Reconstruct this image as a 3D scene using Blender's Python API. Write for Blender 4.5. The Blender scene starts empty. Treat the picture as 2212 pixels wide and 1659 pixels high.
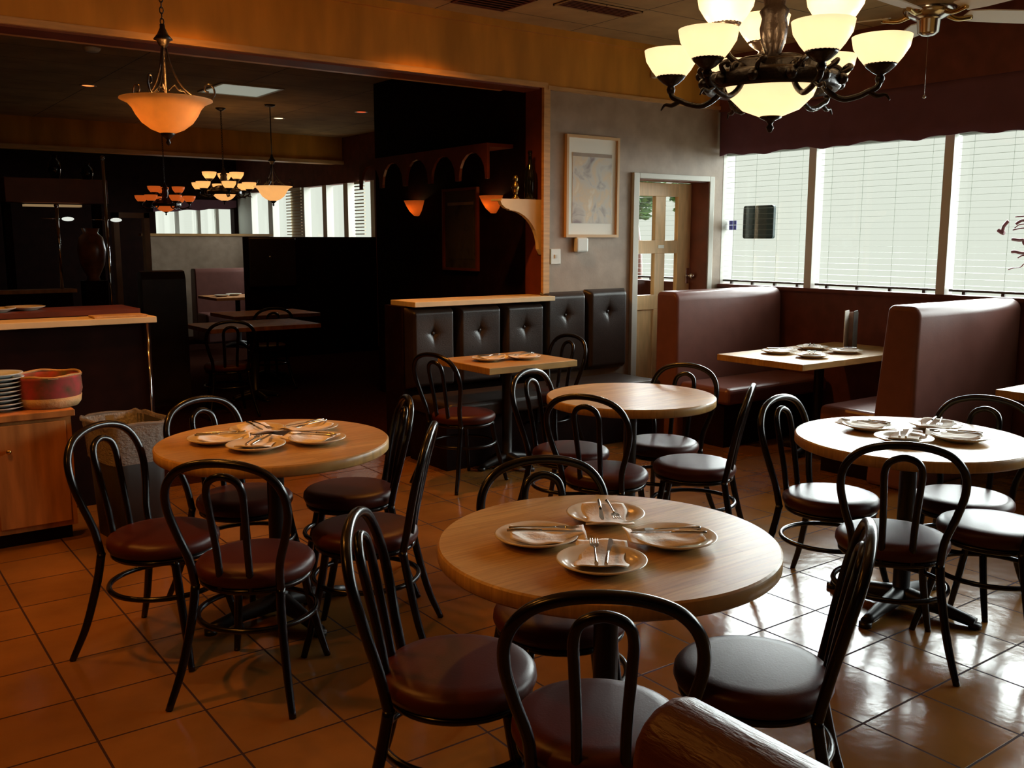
import bpy, bmesh, math, random
from mathutils import Vector, Matrix
PI = math.pi
random.seed(7)
C = bpy.context.scene.collection
SC = bpy.context.scene

# ------------------------------------------------------------------ camera
CAMZ, YAW, PITCH, FPX = 1.57, 0.63385, 0.15173, 2045.2
cam_d = bpy.data.cameras.new('camera'); cam = bpy.data.objects.new('camera', cam_d); C.objects.link(cam)
cam_d.sensor_width = 36.0; cam_d.lens = FPX / 2212 * 36.0; cam_d.clip_start = 0.05; cam_d.clip_end = 200
cam.location = (0, 0, CAMZ); cam.rotation_mode = 'XYZ'; cam.rotation_euler = (PI/2 - PITCH, 0, -YAW)
SC.camera = cam
SC.view_settings.view_transform = 'Standard'; SC.view_settings.look = 'None'
SC.view_settings.gamma = 1.0; SC.view_settings.exposure = 0.0; SC.view_settings.use_curve_mapping = False
SC.cycles.max_bounces = 8; SC.cycles.diffuse_bounces = 4; SC.cycles.glossy_bounces = 4
SC.cycles.transmission_bounces = 6; SC.cycles.sample_clamp_indirect = 4.0

# ------------------------------------------------------------------ world and daylight
w = bpy.data.worlds.new('world'); SC.world = w; w.use_nodes = True
bg = w.node_tree.nodes['Background']; bg.inputs[0].default_value = (0.93, 1.0, 0.86, 1); bg.inputs[1].default_value = 0.85
def daylight(name, az, el, ang, energy):
    # broad overcast sky light coming in through the window wall
    sd = bpy.data.lights.new(name, 'SUN'); so = bpy.data.objects.new(name, sd); C.objects.link(so)
    sd.energy = energy; sd.angle = math.radians(ang); sd.color = (0.90, 1.0, 0.98)
    az, el = math.radians(az), math.radians(el)
    so.rotation_euler = Vector((math.sin(az)*math.cos(el), math.cos(az)*math.cos(el), math.sin(el))).to_track_quat('Z', 'Y').to_euler()
daylight('bright_sky_beyond_the_windows', 53, 22, 44, 17.0)
daylight('sky_light_from_the_street_side', 100, 20, 60, 12.0)
WARM = (1.0, 0.36, 0.05)

# ------------------------------------------------------------------ materials
def new_mat(name):
    m = bpy.data.materials.new(name); m.use_nodes = True
    nt = m.node_tree; b = nt.nodes['Principled BSDF']
    return m, nt, b
def N(nt, t, **kw):
    n = nt.nodes.new(t)
    for k, v in kw.items(): setattr(n, k, v)
    return n
def mat(name, col, rough=0.5, metal=0.0, var=0.0, scale=8.0, bump=0.0, bscale=40.0, stretch=(1,1,1), spec=0.5, coat=0.0, emit=None, es=0.0, col2=None):
    m, nt, b = new_mat(name)
    b.inputs['Base Color'].default_value = (*col, 1); b.inputs['Roughness'].default_value = rough
    b.inputs['Metallic'].default_value = metal; b.inputs['Specular IOR Level'].default_value = spec
    b.inputs['Coat Weight'].default_value = coat; b.inputs['Coat Roughness'].default_value = 0.15
    tc = N(nt, 'ShaderNodeTexCoord'); mp = N(nt, 'ShaderNodeMapping'); mp.inputs['Scale'].default_value = stretch
    nt.links.new(tc.outputs['Object'], mp.inputs['Vector'])
    if var or col2:
        nz = N(nt, 'ShaderNodeTexNoise'); nz.inputs['Scale'].default_value = scale; nz.inputs['Detail'].default_value = 6
        nt.links.new(mp.outputs[0], nz.inputs['Vector'])
        cr = N(nt, 'ShaderNodeValToRGB'); cr.color_ramp.elements[0].position = .32; cr.color_ramp.elements[1].position = .68
        lo = col2 or tuple(max(0, c*(1-var)) for c in col)
        cr.color_ramp.elements[0].color = (*lo, 1); cr.color_ramp.elements[1].color = (*(tuple(min(1, c*(1+var)) for c in col) if not col2 else col), 1)
        nt.links.new(nz.outputs['Fac'], cr.inputs[0]); nt.links.new(cr.outputs[0], b.inputs['Base Color'])
    if bump:
        nb = N(nt, 'ShaderNodeTexNoise'); nb.inputs['Scale'].default_value = bscale; nb.inputs['Detail'].default_value = 4
        nt.links.new(mp.outputs[0], nb.inputs['Vector'])
        bp = N(nt, 'ShaderNodeBump'); bp.inputs['Strength'].default_value = bump; bp.inputs['Distance'].default_value = 0.01
        nt.links.new(nb.outputs['Fac'], bp.inputs['Height']); nt.links.new(bp.outputs[0], b.inputs['Normal'])
    if emit:
        b.inputs['Emission Color'].default_value = (*emit, 1); b.inputs['Emission Strength'].default_value = es
    return m
def brick_mat(name, c1, c2, mortar, bw, rh, ms, off=0.0, shift=(0,0,0), rough=0.3, bump=0.2, grain=None, wave=0.0, spec=0.5, world=False, coat=0.0, rot=(0,0,0)):
    m, nt, b = new_mat(name); b.inputs['Roughness'].default_value = rough; b.inputs['Specular IOR Level'].default_value = spec
    b.inputs['Coat Weight'].default_value = coat; b.inputs['Coat Roughness'].default_value = 0.2
    tc = N(nt, 'ShaderNodeTexCoord'); mp = N(nt, 'ShaderNodeMapping'); mp.inputs['Location'].default_value = shift; mp.inputs['Rotation'].default_value = rot
    src = tc.outputs['Object']
    if world:
        g = N(nt, 'ShaderNodeNewGeometry'); src = g.outputs['Position']
    nt.links.new(src, mp.inputs['Vector'])
    br = N(nt, 'ShaderNodeTexBrick'); br.offset = off; br.offset_frequency = 2; br.squash = 1.0
    br.inputs['Scale'].default_value = 1.0; br.inputs['Brick Width'].default_value = bw; br.inputs['Row Height'].default_value = rh
    br.inputs['Mortar Size'].default_value = ms; br.inputs['Mortar Smooth'].default_value = 0.2; br.inputs['Bias'].default_value = 0.0
    br.inputs['Color1'].default_value = (*c1, 1); br.inputs['Color2'].default_value = (*c2, 1); br.inputs['Mortar'].default_value = (*mortar, 1)
    nt.links.new(mp.outputs[0], br.inputs['Vector'])
    nz = N(nt, 'ShaderNodeTexNoise'); nz.inputs['Scale'].default_value = 3.0; nz.inputs['Detail'].default_value = 7
    m2 = N(nt, 'ShaderNodeMapping'); m2.inputs['Scale'].default_value = grain or (1,1,1)
    nt.links.new(src, m2.inputs['Vector']); nt.links.new(m2.outputs[0], nz.inputs['Vector'])
    mr = N(nt, 'ShaderNodeMapRange'); mr.inputs['From Min'].default_value = .25; mr.inputs['From Max'].default_value = .75
    mr.inputs['To Min'].default_value = .72; mr.inputs['To Max'].default_value = 1.2
    nt.links.new(nz.outputs['Fac'], mr.inputs['Value'])
    mx = N(nt, 'ShaderNodeVectorMath', operation='SCALE'); nt.links.new(br.outputs['Color'], mx.inputs[0]); nt.links.new(mr.outputs[0], mx.inputs['Scale'])
    nt.links.new(mx.outputs[0], b.inputs['Base Color'])
    bp = N(nt, 'ShaderNodeBump'); bp.inputs['Strength'].default_value = bump; bp.inputs['Distance'].default_value = 0.004; bp.invert = True
    nt.links.new(br.outputs['Fac'], bp.inputs['Height'])
    last = bp
    if wave:
        n3 = N(nt, 'ShaderNodeTexNoise'); n3.inputs['Scale'].default_value = 9.0; n3.inputs['Detail'].default_value = 3
        nt.links.new(src, n3.inputs['Vector'])
        b2 = N(nt, 'ShaderNodeBump'); b2.inputs['Strength'].default_value = wave; b2.inputs['Distance'].default_value = 0.01
        nt.links.new(n3.outputs['Fac'], b2.inputs['Height']); nt.links.new(bp.outputs[0], b2.inputs['Normal']); last = b2
    nt.links.new(last.outputs[0], b.inputs['Normal'])
    rr = N(nt, 'ShaderNodeMapRange'); rr.inputs['To Min'].default_value = rough; rr.inputs['To Max'].default_value = max(.85, rough)
    nt.links.new(br.outputs['Fac'], rr.inputs['Value']); nt.links.new(rr.outputs[0], b.inputs['Roughness'])
    return m
def shade_mat(name, col, es, ecol=WARM, tmix=0.55):
    # alabaster glass: a translucent shell lit by the bulb inside plus the glow of the glass body
    m, nt, b = new_mat(name)
    b.inputs['Roughness'].default_value = 0.35
    b.inputs['Emission Color'].default_value = (*ecol, 1); b.inputs['Emission Strength'].default_value = es
    nz = N(nt, 'ShaderNodeTexNoise'); nz.inputs['Scale'].default_value = 14; nz.inputs['Detail'].default_value = 5
    tc = N(nt, 'ShaderNodeTexCoord'); nt.links.new(tc.outputs['Object'], nz.inputs['Vector'])
    cr = N(nt, 'ShaderNodeValToRGB'); cr.color_ramp.elements[0].color = (*[c*.7 for c in col], 1); cr.color_ramp.elements[1].color = (*col, 1)
    nt.links.new(nz.outputs['Fac'], cr.inputs[0]); nt.links.new(cr.outputs[0], b.inputs['Base Color'])
    tr = N(nt, 'ShaderNodeBsdfTranslucent'); nt.links.new(cr.outputs[0], tr.inputs['Color'])
    mx = N(nt, 'ShaderNodeMixShader'); mx.inputs[0].default_value = tmix
    nt.links.new(b.outputs[0], mx.inputs[1]); nt.links.new(tr.outputs[0], mx.inputs[2])
    nt.links.new(mx.outputs[0], nt.nodes['Material Output'].inputs['Surface'])
    return m
def glass_mat(name, tint=(1,1,1), refl=0.08):
    m = bpy.data.materials.new(name); m.use_nodes = True; nt = m.node_tree; nt.nodes.clear()
    o = N(nt, 'ShaderNodeOutputMaterial'); t = N(nt, 'ShaderNodeBsdfTransparent'); t.inputs[0].default_value = (*tint, 1)
    g = N(nt, 'ShaderNodeBsdfGlossy'); g.inputs['Roughness'].default_value = 0.02
    mx = N(nt, 'ShaderNodeMixShader'); mx.inputs[0].default_value = refl
    nt.links.new(t.outputs[0], mx.inputs[1]); nt.links.new(g.outputs[0], mx.inputs[2]); nt.links.new(mx.outputs[0], o.inputs[0])
    return m

M = {}
M['tile'] = brick_mat('glazed floor tile', (.21,.092,.020), (.188,.080,.017), (.03,.009,.003), .3415, .3415, .0045, shift=(-.5973,-3.0222,0), rough=.17, bump=.4, wave=.22, spec=.20)
M['ceil'] = brick_mat('ceiling panels', (.46,.30,.13), (.44,.285,.12), (.12,.08,.04), 1.22, .61, .006, shift=(.02,-.13,0), rough=.9, bump=.2, grain=(1,1,1))
M['butcher'] = brick_mat('butcher block maple', (.54,.33,.115), (.45,.25,.08), (.40,.22,.07), .45, .048, .0004, off=.5, rough=.36, bump=.02, grain=(2,30,4), spec=.42, coat=.0)
M['header'] = mat('amber veneer', (.62,.27,.035), .45, var=.22, scale=2.2, stretch=(2.2,1,.5), spec=.3)
M['trimwood'] = mat('oak trim', (.60,.34,.13), .35, var=.15, scale=6, stretch=(1,1,8))
M['redwood'] = mat('stained jamb', (.16,.035,.012), .45, var=.2, scale=6)
M['cabwood'] = mat('honey oak cabinet', (.42,.17,.045), .4, var=.3, scale=3.0, stretch=(6,6,.8), spec=.35)
M['capwood'] = mat('pale maple ledge', (.78,.62,.36), .4, var=.08, scale=5, stretch=(1,8,1))
M['paper'] = mat('mottled brown wallpaper', (.40,.29,.20), .5, col2=(.30,.21,.14), scale=7, bump=.05, bscale=60)
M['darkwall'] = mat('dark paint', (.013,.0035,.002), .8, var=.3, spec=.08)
M['sidewall'] = mat('wine painted wall', (.17,.05,.035), .75, var=.2)
M['valance'] = mat('plum fabric valance', (.17,.08,.11), .9, var=.08, scale=6, spec=.1)
M['black'] = mat('black lacquered tube', (.005,.003,.003), .24, spec=.42)
M['iron'] = mat('aged bronze', (.022,.014,.010), .30, metal=.35, bump=.25, bscale=70)
M['blackmatte'] = mat('black cast iron', (.010,.007,.006), .4)
M['leather'] = mat('black leather', (.030,.020,.015), .36, bump=.14, bscale=140, var=.2)
M['vinyl'] = mat('wine brown vinyl seat', (.058,.010,.005), .40, bump=.05, bscale=180, var=.06, spec=.28)
M['booth'] = mat('brown booth vinyl', (.22,.092,.075), .34, bump=.05, bscale=150, var=.08)
M['boothnear'] = mat('creased brown leather', (.075,.017,.007), .38, bump=.22, bscale=30, stretch=(6,1.6,6), var=.15)
M['china'] = mat('cream china', (.70,.62,.48), .16, spec=.6)
M['chinab'] = mat('cool white china', (.60,.66,.66), .2, spec=.5)
M['napkin'] = mat('white paper napkin', (.84,.78,.70), .85, bump=.25, bscale=90)
M['steel'] = mat('stainless steel', (.55,.53,.50), .18, metal=1.0)
M['chrome'] = mat('chrome', (.75,.75,.75), .08, metal=1.0)
M['white'] = mat('white plastic', (.78,.80,.74), .4)
M['doortrim'] = mat('grey white trim paint', (.62,.60,.52), .45)
M['doorwood'] = mat('pine door', (.72,.46,.22), .4, var=.12, scale=5, stretch=(6,6,1))
M['mullion'] = mat('painted mullion', (.86,.86,.78), .5)
def slat_mat():
    m, nt, b = new_mat('white blind slat'); b.inputs['Base Color'].default_value = (.48,.50,.45,1)
    t = N(nt,'ShaderNodeBsdfTranslucent'); t.inputs[0].default_value = (.48,.50,.45,1); mx = N(nt,'ShaderNodeMixShader'); mx.inputs[0].default_value = .5
    nt.links.new(b.outputs[0], mx.inputs[1]); nt.links.new(t.outputs[0], mx.inputs[2]); nt.links.new(mx.outputs[0], nt.nodes['Material Output'].inputs['Surface']); return m
M['slat'] = slat_mat()
M['rail'] = mat('blind bottom rail', (.12,.12,.11), .5)
M['glass'] = glass_mat('window glass', (1,1,1), .03)
M['brass'] = mat('brass', (.62,.44,.18), .22, metal=1.0)
M['picwood'] = mat('maple picture frame', (.66,.42,.20), .35)
M['basket'] = mat('woven basket', (.48,.30,.13), .7, bump=.6, bscale=50, var=.3)
M['redcloth'] = mat('red patterned cloth', (.42,.05,.05), .9, col2=(.10,.07,.03), scale=14)
M['bin'] = mat('grey plastic bin', (.028,.026,.024), .5)
M['bag'] = None
M['leaf'] = mat('leaf green', (.10,.22,.05), .6, var=.4)
M['sign'] = mat('dark green sign board', (.03,.055,.05), .6)
M['blue'] = mat('blue sticker', (.10,.09,.38), .5)
M['decal'] = mat('maroon window decal', (.22,.05,.06), .6)
M['orangeurn'] = mat('glazed brown urn', (.20,.07,.02), .3, var=.5)
M['bulb'] = mat('lit bulb', (1,.8,.5), .5, emit=(1,.72,.36), es=14)
M['shade'] = shade_mat('alabaster shade', (.96,.88,.72), 1.5, (1.0,.74,.44))
M['pshade'] = shade_mat('tea stained glass bowl', (.85,.62,.34), .07, (1.0,.42,.09))
M['pshade_far'] = shade_mat('far glass bowl', (.9,.68,.4), 1.2, (1.0,.55,.2))
M['oshade'] = shade_mat('orange glass', (.8,.3,.08), .55, (1.0,.22,.03))
M['sconceglass'] = shade_mat('sconce glass', (.9,.4,.12), .25, (1.0,.22,.03))
M['panel'] = mat('frosted light panel', (.7,.75,.7), .5, emit=(.75,.85,.72), es=.28)
M['darkglass'] = mat('dark glass bottle', (.006,.007,.006), .08, spec=.6)
def bag_mat():
    m, nt, b = new_mat('clear bin liner'); b.inputs['Base Color'].default_value = (.55,.48,.40,1); b.inputs['Roughness'].default_value = .15
    nz = N(nt,'ShaderNodeTexNoise'); nz.inputs['Scale'].default_value = 22; nz.inputs['Detail'].default_value = 4
    bp = N(nt,'ShaderNodeBump'); bp.inputs['Strength'].default_value = .9; bp.inputs['Distance'].default_value = .02
    nt.links.new(nz.outputs['Fac'], bp.inputs['Height']); nt.links.new(bp.outputs[0], b.inputs['Normal'])
    t = N(nt,'ShaderNodeBsdfTransparent'); mx = N(nt,'ShaderNodeMixShader'); mx.inputs[0].default_value = .55
    nt.links.new(b.outputs[0], mx.inputs[1]); nt.links.new(t.outputs[0], mx.inputs[2])
    nt.links.new(mx.outputs[0], nt.nodes['Material Output'].inputs['Surface']); return m
M['bag'] = bag_mat()
def art_mat(dark=False):
    # a plain generic print: warm block with soft blotches, paled for painted-in glass glare
    m, nt, b = new_mat('blotchy print' + (' dark' if dark else '')); b.inputs['Roughness'].default_value = .5
    tc = N(nt,'ShaderNodeTexCoord'); nz = N(nt,'ShaderNodeTexNoise'); nz.inputs['Scale'].default_value = 6.5; nz.inputs['Detail'].default_value = 5; nz.inputs['Distortion'].default_value = .8
    nt.links.new(tc.outputs['Object'], nz.inputs['Vector'])
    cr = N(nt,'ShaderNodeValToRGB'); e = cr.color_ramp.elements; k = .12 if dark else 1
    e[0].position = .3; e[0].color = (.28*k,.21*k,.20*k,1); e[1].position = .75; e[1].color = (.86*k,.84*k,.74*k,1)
    x = e.new(.45); x.color = (.62*k,.58*k,.50*k,1); x = e.new(.58); x.color = (.72*k,.56*k,.36*k,1)
    nt.links.new(nz.outputs['Fac'], cr.inputs[0]); nt.links.new(cr.outputs[0], b.inputs['Base Color']); return m
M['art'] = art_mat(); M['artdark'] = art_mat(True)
M['mat'] = mat('picture mount', (.93,.92,.82), .6)

# ------------------------------------------------------------------ mesh helpers
class MB:
    def __init__(s): s.bm = bmesh.new(); s.smooth = []
    def box(s, x0, x1, y0, y1, z0, z1, bev=0.0, seg=2):
        r = bmesh.ops.create_cube(s.bm, size=1.0); vs = r['verts']
        for v in vs: v.co = Vector(((x0+x1)/2 + v.co.x*(x1-x0), (y0+y1)/2 + v.co.y*(y1-y0), (z0+z1)/2 + v.co.z*(z1-z0)))
        if bev:
            es = list({e for v in vs for e in v.link_edges})
            bmesh.ops.bevel(s.bm, geom=es, offset=bev, segments=seg, affect='EDGES', profile=.5)
        return s
    def lathe(s, prof, c=(0,0,0), seg=32, close=True, arc=2*PI, a0=0.0):
        rings = []
        full = abs(arc-2*PI) < 1e-6; n = seg if full else seg+1
        for r, z in prof:
            if r < 1e-6: rings.append([s.bm.verts.new((c[0], c[1], c[2]+z))])
            else: rings.append([s.bm.verts.new((c[0]+r*math.cos(a0+arc*i/seg), c[1]+r*math.sin(a0+arc*i/seg), c[2]+z)) for i in range(n)])
        for a, b in zip(rings, rings[1:]):
            for i in range(seg):
                j = (i+1) % n if full else i+1
                try:
                    if len(a) == 1 and len(b) == 1: continue
                    if len(a) == 1: f = s.bm.faces.new((a[0], b[j], b[i]))
                    elif len(b) == 1: f = s.bm.faces.new((a[i], a[j], b[0]))
                    else: f = s.bm.faces.new((a[i], a[j], b[j], b[i]))
                    f.smooth = True
                except ValueError: pass
        return s
    def tube(s, pts, rad, closed=False, seg=10, sub=6, caps=True):
        pts = [Vector(p) for p in pts]; P = []; Rr = []
        n = len(pts); rl = rad if isinstance(rad, (list, tuple)) else [rad]*n
        if sub > 1:
            rng = range(n if closed else n-1)
            for i in rng:
                p0 = pts[(i-1) % n] if closed or i > 0 else pts[0]*2-pts[1]
                p1 = pts[i]; p2 = pts[(i+1) % n]; p3 = pts[(i+2) % n] if closed or i+2 < n else pts[-1]*2-pts[-2]
                for k in range(sub):
                    t = k/sub
                    P.append(.5*((2*p1)+(p2-p0)*t+(2*p0-5*p1+4*p2-p3)*t*t+(3*p1-p0-3*p2+p3)*t**3)); Rr.append(rl[i]*(1-t)+rl[(i+1) % n]*t)
            if not closed: P.append(pts[-1]); Rr.append(rl[-1])
        else: P, Rr = pts, rl
        m = len(P); T = []
        for i in range(m):
            a = P[(i-1) % m] if closed or i > 0 else P[i]; b = P[(i+1) % m] if closed or i < m-1 else P[i]
            T.append((b-a).normalized())
        up = Vector((0,0,1)) if abs(T[0].z) < .9 else Vector((1,0,0))
        nrm = (up - T[0]*up.dot(T[0])).normalized(); rings = []
        for i in range(m):
            nrm = (nrm - T[i]*nrm.dot(T[i])).normalized(); bi = T[i].cross(nrm)
            rings.append([s.bm.verts.new(P[i] + (nrm*math.cos(2*PI*k/seg) + bi*math.sin(2*PI*k/seg))*Rr[i]) for k in range(seg)])
        for i in range(m if closed else m-1):
            a, b = rings[i], rings[(i+1) % m]
            for k in range(seg):
                f = s.bm.faces.new((a[k], a[(k+1) % seg], b[(k+1) % seg], b[k])); f.smooth = True
        if not closed and caps:
            s.bm.faces.new(rings[0][::-1]); s.bm.faces.new(rings[-1])
        return s
    def prism(s, poly, axis, a0, a1, smooth=False, bev=0):
        # poly: 2D outline; axis 'x': poly is (y,z), 'y': (x,z), 'z': (x,y)
        def co(p, a): return {'x': (a, p[0], p[1]), 'y': (p[0], a, p[1]), 'z': (p[0], p[1], a)}[axis]
        A = [s.bm.verts.new(co(p, a0)) for p in poly]; B = [s.bm.verts.new(co(p, a1)) for p in poly]; n = len(poly)
        fs = [s.bm.faces.new(A), s.bm.faces.new(B[::-1])]
        for i in range(n):
            f = s.bm.faces.new((A[i], B[i], B[(i+1) % n], A[(i+1) % n])); f.smooth = smooth
        return s
    def grid(s, nx, ny, fn):
        V = [[s.bm.verts.new(fn(i/nx, j/ny)) for j in range(ny+1)] for i in range(nx+1)]
        for i in range(nx):
            for j in range(ny):
                f = s.bm.faces.new((V[i][j], V[i+1][j], V[i+1][j+1], V[i][j+1])); f.smooth = True
        return s
    def sphere(s, c, r, seg=16, sc=(1,1,1)):
        q = bmesh.ops.create_uvsphere(s.bm, u_segments=seg, v_segments=max(6, seg//2), radius=r)
        for v in q['verts']: v.co = Vector((c[0]+v.co.x*sc[0], c[1]+v.co.y*sc[1], c[2]+v.co.z*sc[2]))
        for f in {f for v in q['verts'] for f in v.link_faces}: f.smooth = True
        return s
    def build(s, name, m, parent=None, loc=None, rz=0):
        bmesh.ops.recalc_face_normals(s.bm, faces=s.bm.faces)
        me = bpy.data.meshes.new(name); s.bm.to_mesh(me); s.bm.free()
        me.materials.append(m)
        o = bpy.data.objects.new(name, me); C.objects.link(o)
        if parent: o.parent = parent
        if loc: o.location = loc
        if rz: o.rotation_euler = (0,0,rz)
        return o
def thing(name, label, cat, loc=(0,0,0), rz=0, group=None):
    o = bpy.data.objects.new(name, None); C.objects.link(o); o.empty_display_size = .1
    o.location = loc; o.rotation_euler = (0,0,rz); return tag(o, label, cat, group)
def tag(o, label, cat, group=None):
    o['label'] = label; o['category'] = cat
    if group: o['group'] = group
    return o
def struct(name, mb, m, loc=None, label=None):
    o = mb.build(name, m, None, loc); o['kind'] = 'structure'
    if label: o['label'] = label
    return o
def dup(root, loc, rz=0, label=None, group=None):
    r = root.copy(); C.objects.link(r); r.location = loc; r.rotation_euler = (0,0,rz)
    if label: r['label'] = label
    if group: r['group'] = group
    for ch in list(root.children):
        c = ch.copy(); C.objects.link(c); c.parent = r
        for g in ch.children:
            d = g.copy(); C.objects.link(d); d.parent = c
    return r
def bulb(name, loc, e, parent=None, r=.03, col=WARM):
    l = bpy.data.lights.new(name, 'POINT'); l.energy = e; l.color = col; l.shadow_soft_size = r
    o = bpy.data.objects.new(name, l); C.objects.link(o); o.location = loc
    if parent: o.parent = parent
    return o

# ------------------------------------------------------------------ the shell
YW, XW, CEIL, CEIL2 = 5.9, 6.7, 3.15, 3.10
struct('floor', MB().box(-3.2, XW+.15, -3.2, YW+.15, -.1, 0), M['tile'])
struct('floor_back_room', MB().box(-3.2, XW+.15, YW+.15, 18.2, -.1, 0), mat('shade dark floor', (.03,.010,.006), 1.0, var=.3, scale=40, spec=0.0))  # near-black floor colour stands in for the back room's dimness
struct('ceiling', MB().box(-3.2, XW+.15, -3.2, YW, CEIL, CEIL+.1), M['ceil'])
struct('ceiling_back_room', MB().box(-3.2, XW+.15, YW, 18.2, CEIL2, CEIL2+.15), M['ceil'])
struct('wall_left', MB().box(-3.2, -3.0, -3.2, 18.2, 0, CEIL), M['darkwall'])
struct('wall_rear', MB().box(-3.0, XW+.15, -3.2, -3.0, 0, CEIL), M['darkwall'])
# partition wall with the picture, the door opening and the wide opening on its left
struct('wall_partition', MB().box(4.68, 5.60, YW, YW+.14, 0, 2.71).box(6.53, XW, YW, YW+.14, 0, 2.71).box(5.60, 6.53, YW, YW+.14, 2.10, 2.71), M['paper'])
struct('wall_header', MB().box(-3.0, XW, YW-.02, YW+.25, 2.73, CEIL), M['header'])
struct('trim_1', MB().box(4.66, XW, YW-.035, YW, 2.70, 2.73), M['trimwood'])
struct('trim_2', MB().box(-3.0, 4.66, YW-.028, YW+.0, 2.712, 2.75).box(-3.0, 4.4, YW+.20, YW+.25, 2.70, 2.73), M['trimwood'])
struct('trim_3', MB().box(-3.0, XW, YW-.045, YW-.02, CEIL-.05, CEIL), M['header'])
struct('trim_4', MB().box(4.62, 4.68, YW-.03, YW+.0, 1.13, 2.712), M['trimwood'])
struct('trim_5', MB().box(4.655, 4.68, YW+.0, YW+.25, 0, 2.73), M['redwood'])
struct('trim_6', MB().box(-3.0, 4.6, YW+.0, YW+.20, 2.70, 2.73), M['redwood'])
# window wall
BAYS = [(-.90,.23),(.27,1.40),(1.47,2.56),(2.64,3.74),(3.81,4.905),(4.975,5.90),(6.04,7.30)]
mb = MB().box(XW, XW+.15, -3.2, 18.2, 0, 1.165).box(XW, XW+.15, -3.2, 12.3, 2.36, CEIL).box(XW, XW+.15, -3.0, -.9, 1.165, 2.36).box(XW, XW+.15, 7.30, 12.3, 1.165, 2.36)
mb.box(XW, XW+.15, 12.3, 18.2, 1.165, 1.60).box(XW, XW+.15, 12.3, 18.2, 2.42, CEIL)
mb.box(XW, XW+.15, 5.90, 6.04, 1.165, 2.36).box(XW, XW+.15, 12.3, 12.5, 1.6, 2.42)
struct('wall_windows', mb, M['sidewall'])
struct('wall_soffit', MB().box(XW-.10, XW, -3.0, YW-.02, 2.68, CEIL), M['sidewall'])
mb = MB()
for a, b in zip(BAYS, BAYS[1:]):
    if b[0]-a[1] < .13: mb.box(XW-.012, XW+.10, a[1], b[0], 1.165, 2.40)
mb.box(XW+.001, XW+.155, 5.898, 6.042, 1.165, 2.36)
struct('trim_7', mb, M['mullion'])
struct('trim_8', MB().box(XW-.03, XW, -3.0, YW, 1.14, 1.167), M['sidewall'])
for i, (a, b) in enumerate(BAYS):
    struct('window_%d' % (i+1), MB().box(XW+.095, XW+.10, a, b, 1.165, 2.36), M['glass'])
# back room shell
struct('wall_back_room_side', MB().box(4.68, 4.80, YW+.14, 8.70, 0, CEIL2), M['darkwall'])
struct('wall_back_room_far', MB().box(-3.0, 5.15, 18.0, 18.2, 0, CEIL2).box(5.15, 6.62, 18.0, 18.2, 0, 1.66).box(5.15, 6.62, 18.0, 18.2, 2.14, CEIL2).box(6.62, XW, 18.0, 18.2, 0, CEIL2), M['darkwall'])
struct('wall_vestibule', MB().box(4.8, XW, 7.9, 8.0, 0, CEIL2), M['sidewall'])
struct('trim_9', MB().box(-3.0, XW, 13.5, 13.9, 2.72, CEIL2), M['header'])
struct('trim_10', MB().box(-3.0, XW, 13.45, 13.5, 2.70, 2.75), M['trimwood'])
struct('baseboard_partition', MB().box(4.8, 5.58, YW-.015, YW, 0, .1), M['redwood'])

# ------------------------------------------------------------------ valance and blinds
def val_fn(u, v):
    y = -3.0 + u*(YW-.03+3.0)
    zb = 2.300 + .010*math.sin(y*9) + .007*math.sin(y*23+1)
    return (XW-.075 - .012*math.sin(y*31)*(1-v)*.8 - .01, y, zb + v*(2.70-zb))
o = MB().grid(330, 6, val_fn).build('window_valance', M['valance'])
sm = o.modifiers.new('thick', 'SOLIDIFY'); sm.thickness = .012
tag(o, 'long dark plum fabric valance with a wavy lower hem above the windows', 'valance')
def blind(a, b, label, open_dx=.05, zt=2.34):
    t = thing('window_blind', label, 'blind', (XW+.045, (a+b)/2, 0), 0, 'slatted window blinds')
    w2 = (b-a)/2 - .012
    m = MB(); z = 1.235
    while z < zt-.03:
        m.box(-.012, .012, -w2, w2, z, z+.0010); z += .0465
    m.build('slats', M['slat'], t)
    MB().box(-.022, .022, -w2, w2, 1.190, 1.207, .003).build('bottom_rail', M['rail'], t)
    MB().box(-.024, .024, -w2, w2, zt-.03, zt, .003).build('head_rail', M['slat'], t)
    for k in (-.8, -.27, .27, .8):
        MB().box(-.0012, .0012, w2*k-.0012, w2*k+.0012, 1.19, zt).build('cord', M['slat'], t)
        MB().box(-.010, .010, w2*k-.012, w2*k+.012, 1.168, 1.190).build('hold_down_clip', M['rail'], t)
    return t
blind(*BAYS[5], 'open slatted blind nearest the door, with a dark sign behind it')
blind(*BAYS[4], 'open slatted blind in the plain middle window bay between two mullions')
blind(*BAYS[3], 'open slatted blind in the rightmost window bay, with the maroon decal behind it')
blind(*BAYS[6], 'open slatted blind seen through the panes of the wooden door')
tag(MB().box(XW+.108, XW+.118, 5.40, 5.735, 1.575, 1.865, .02).build('window_sign', M['sign']), 'dark green square sign board on the outside of the window nearest the door', 'sign')
mb = MB()
for (a, b) in ((0,0),(1,0),(0,1),(1,1)): mb.box(XW+.088, XW+.092, 5.805+a*.043, 5.845+a*.043, 1.655+b*.043, 1.695+b*.043)
tag(mb.build('window_sticker', M['blue']), 'small blue four square sticker on the glass at the wall corner', 'sticker')
dc = MB()
def stroke(pts, r): dc.tube([(XW+.089, 3.43-.197*(x-2160)/52, 1.734-.369*(y-465)/115) for x, y in pts], r, seg=6, sub=4)
stroke([(2163,500),(2168,497),(2170,488),(2178,476)], .012); stroke([(2160,496),(2168,502),(2172,503)], .014); stroke([(2190,468),(2205,467),(2225,464)], .004)
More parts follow.
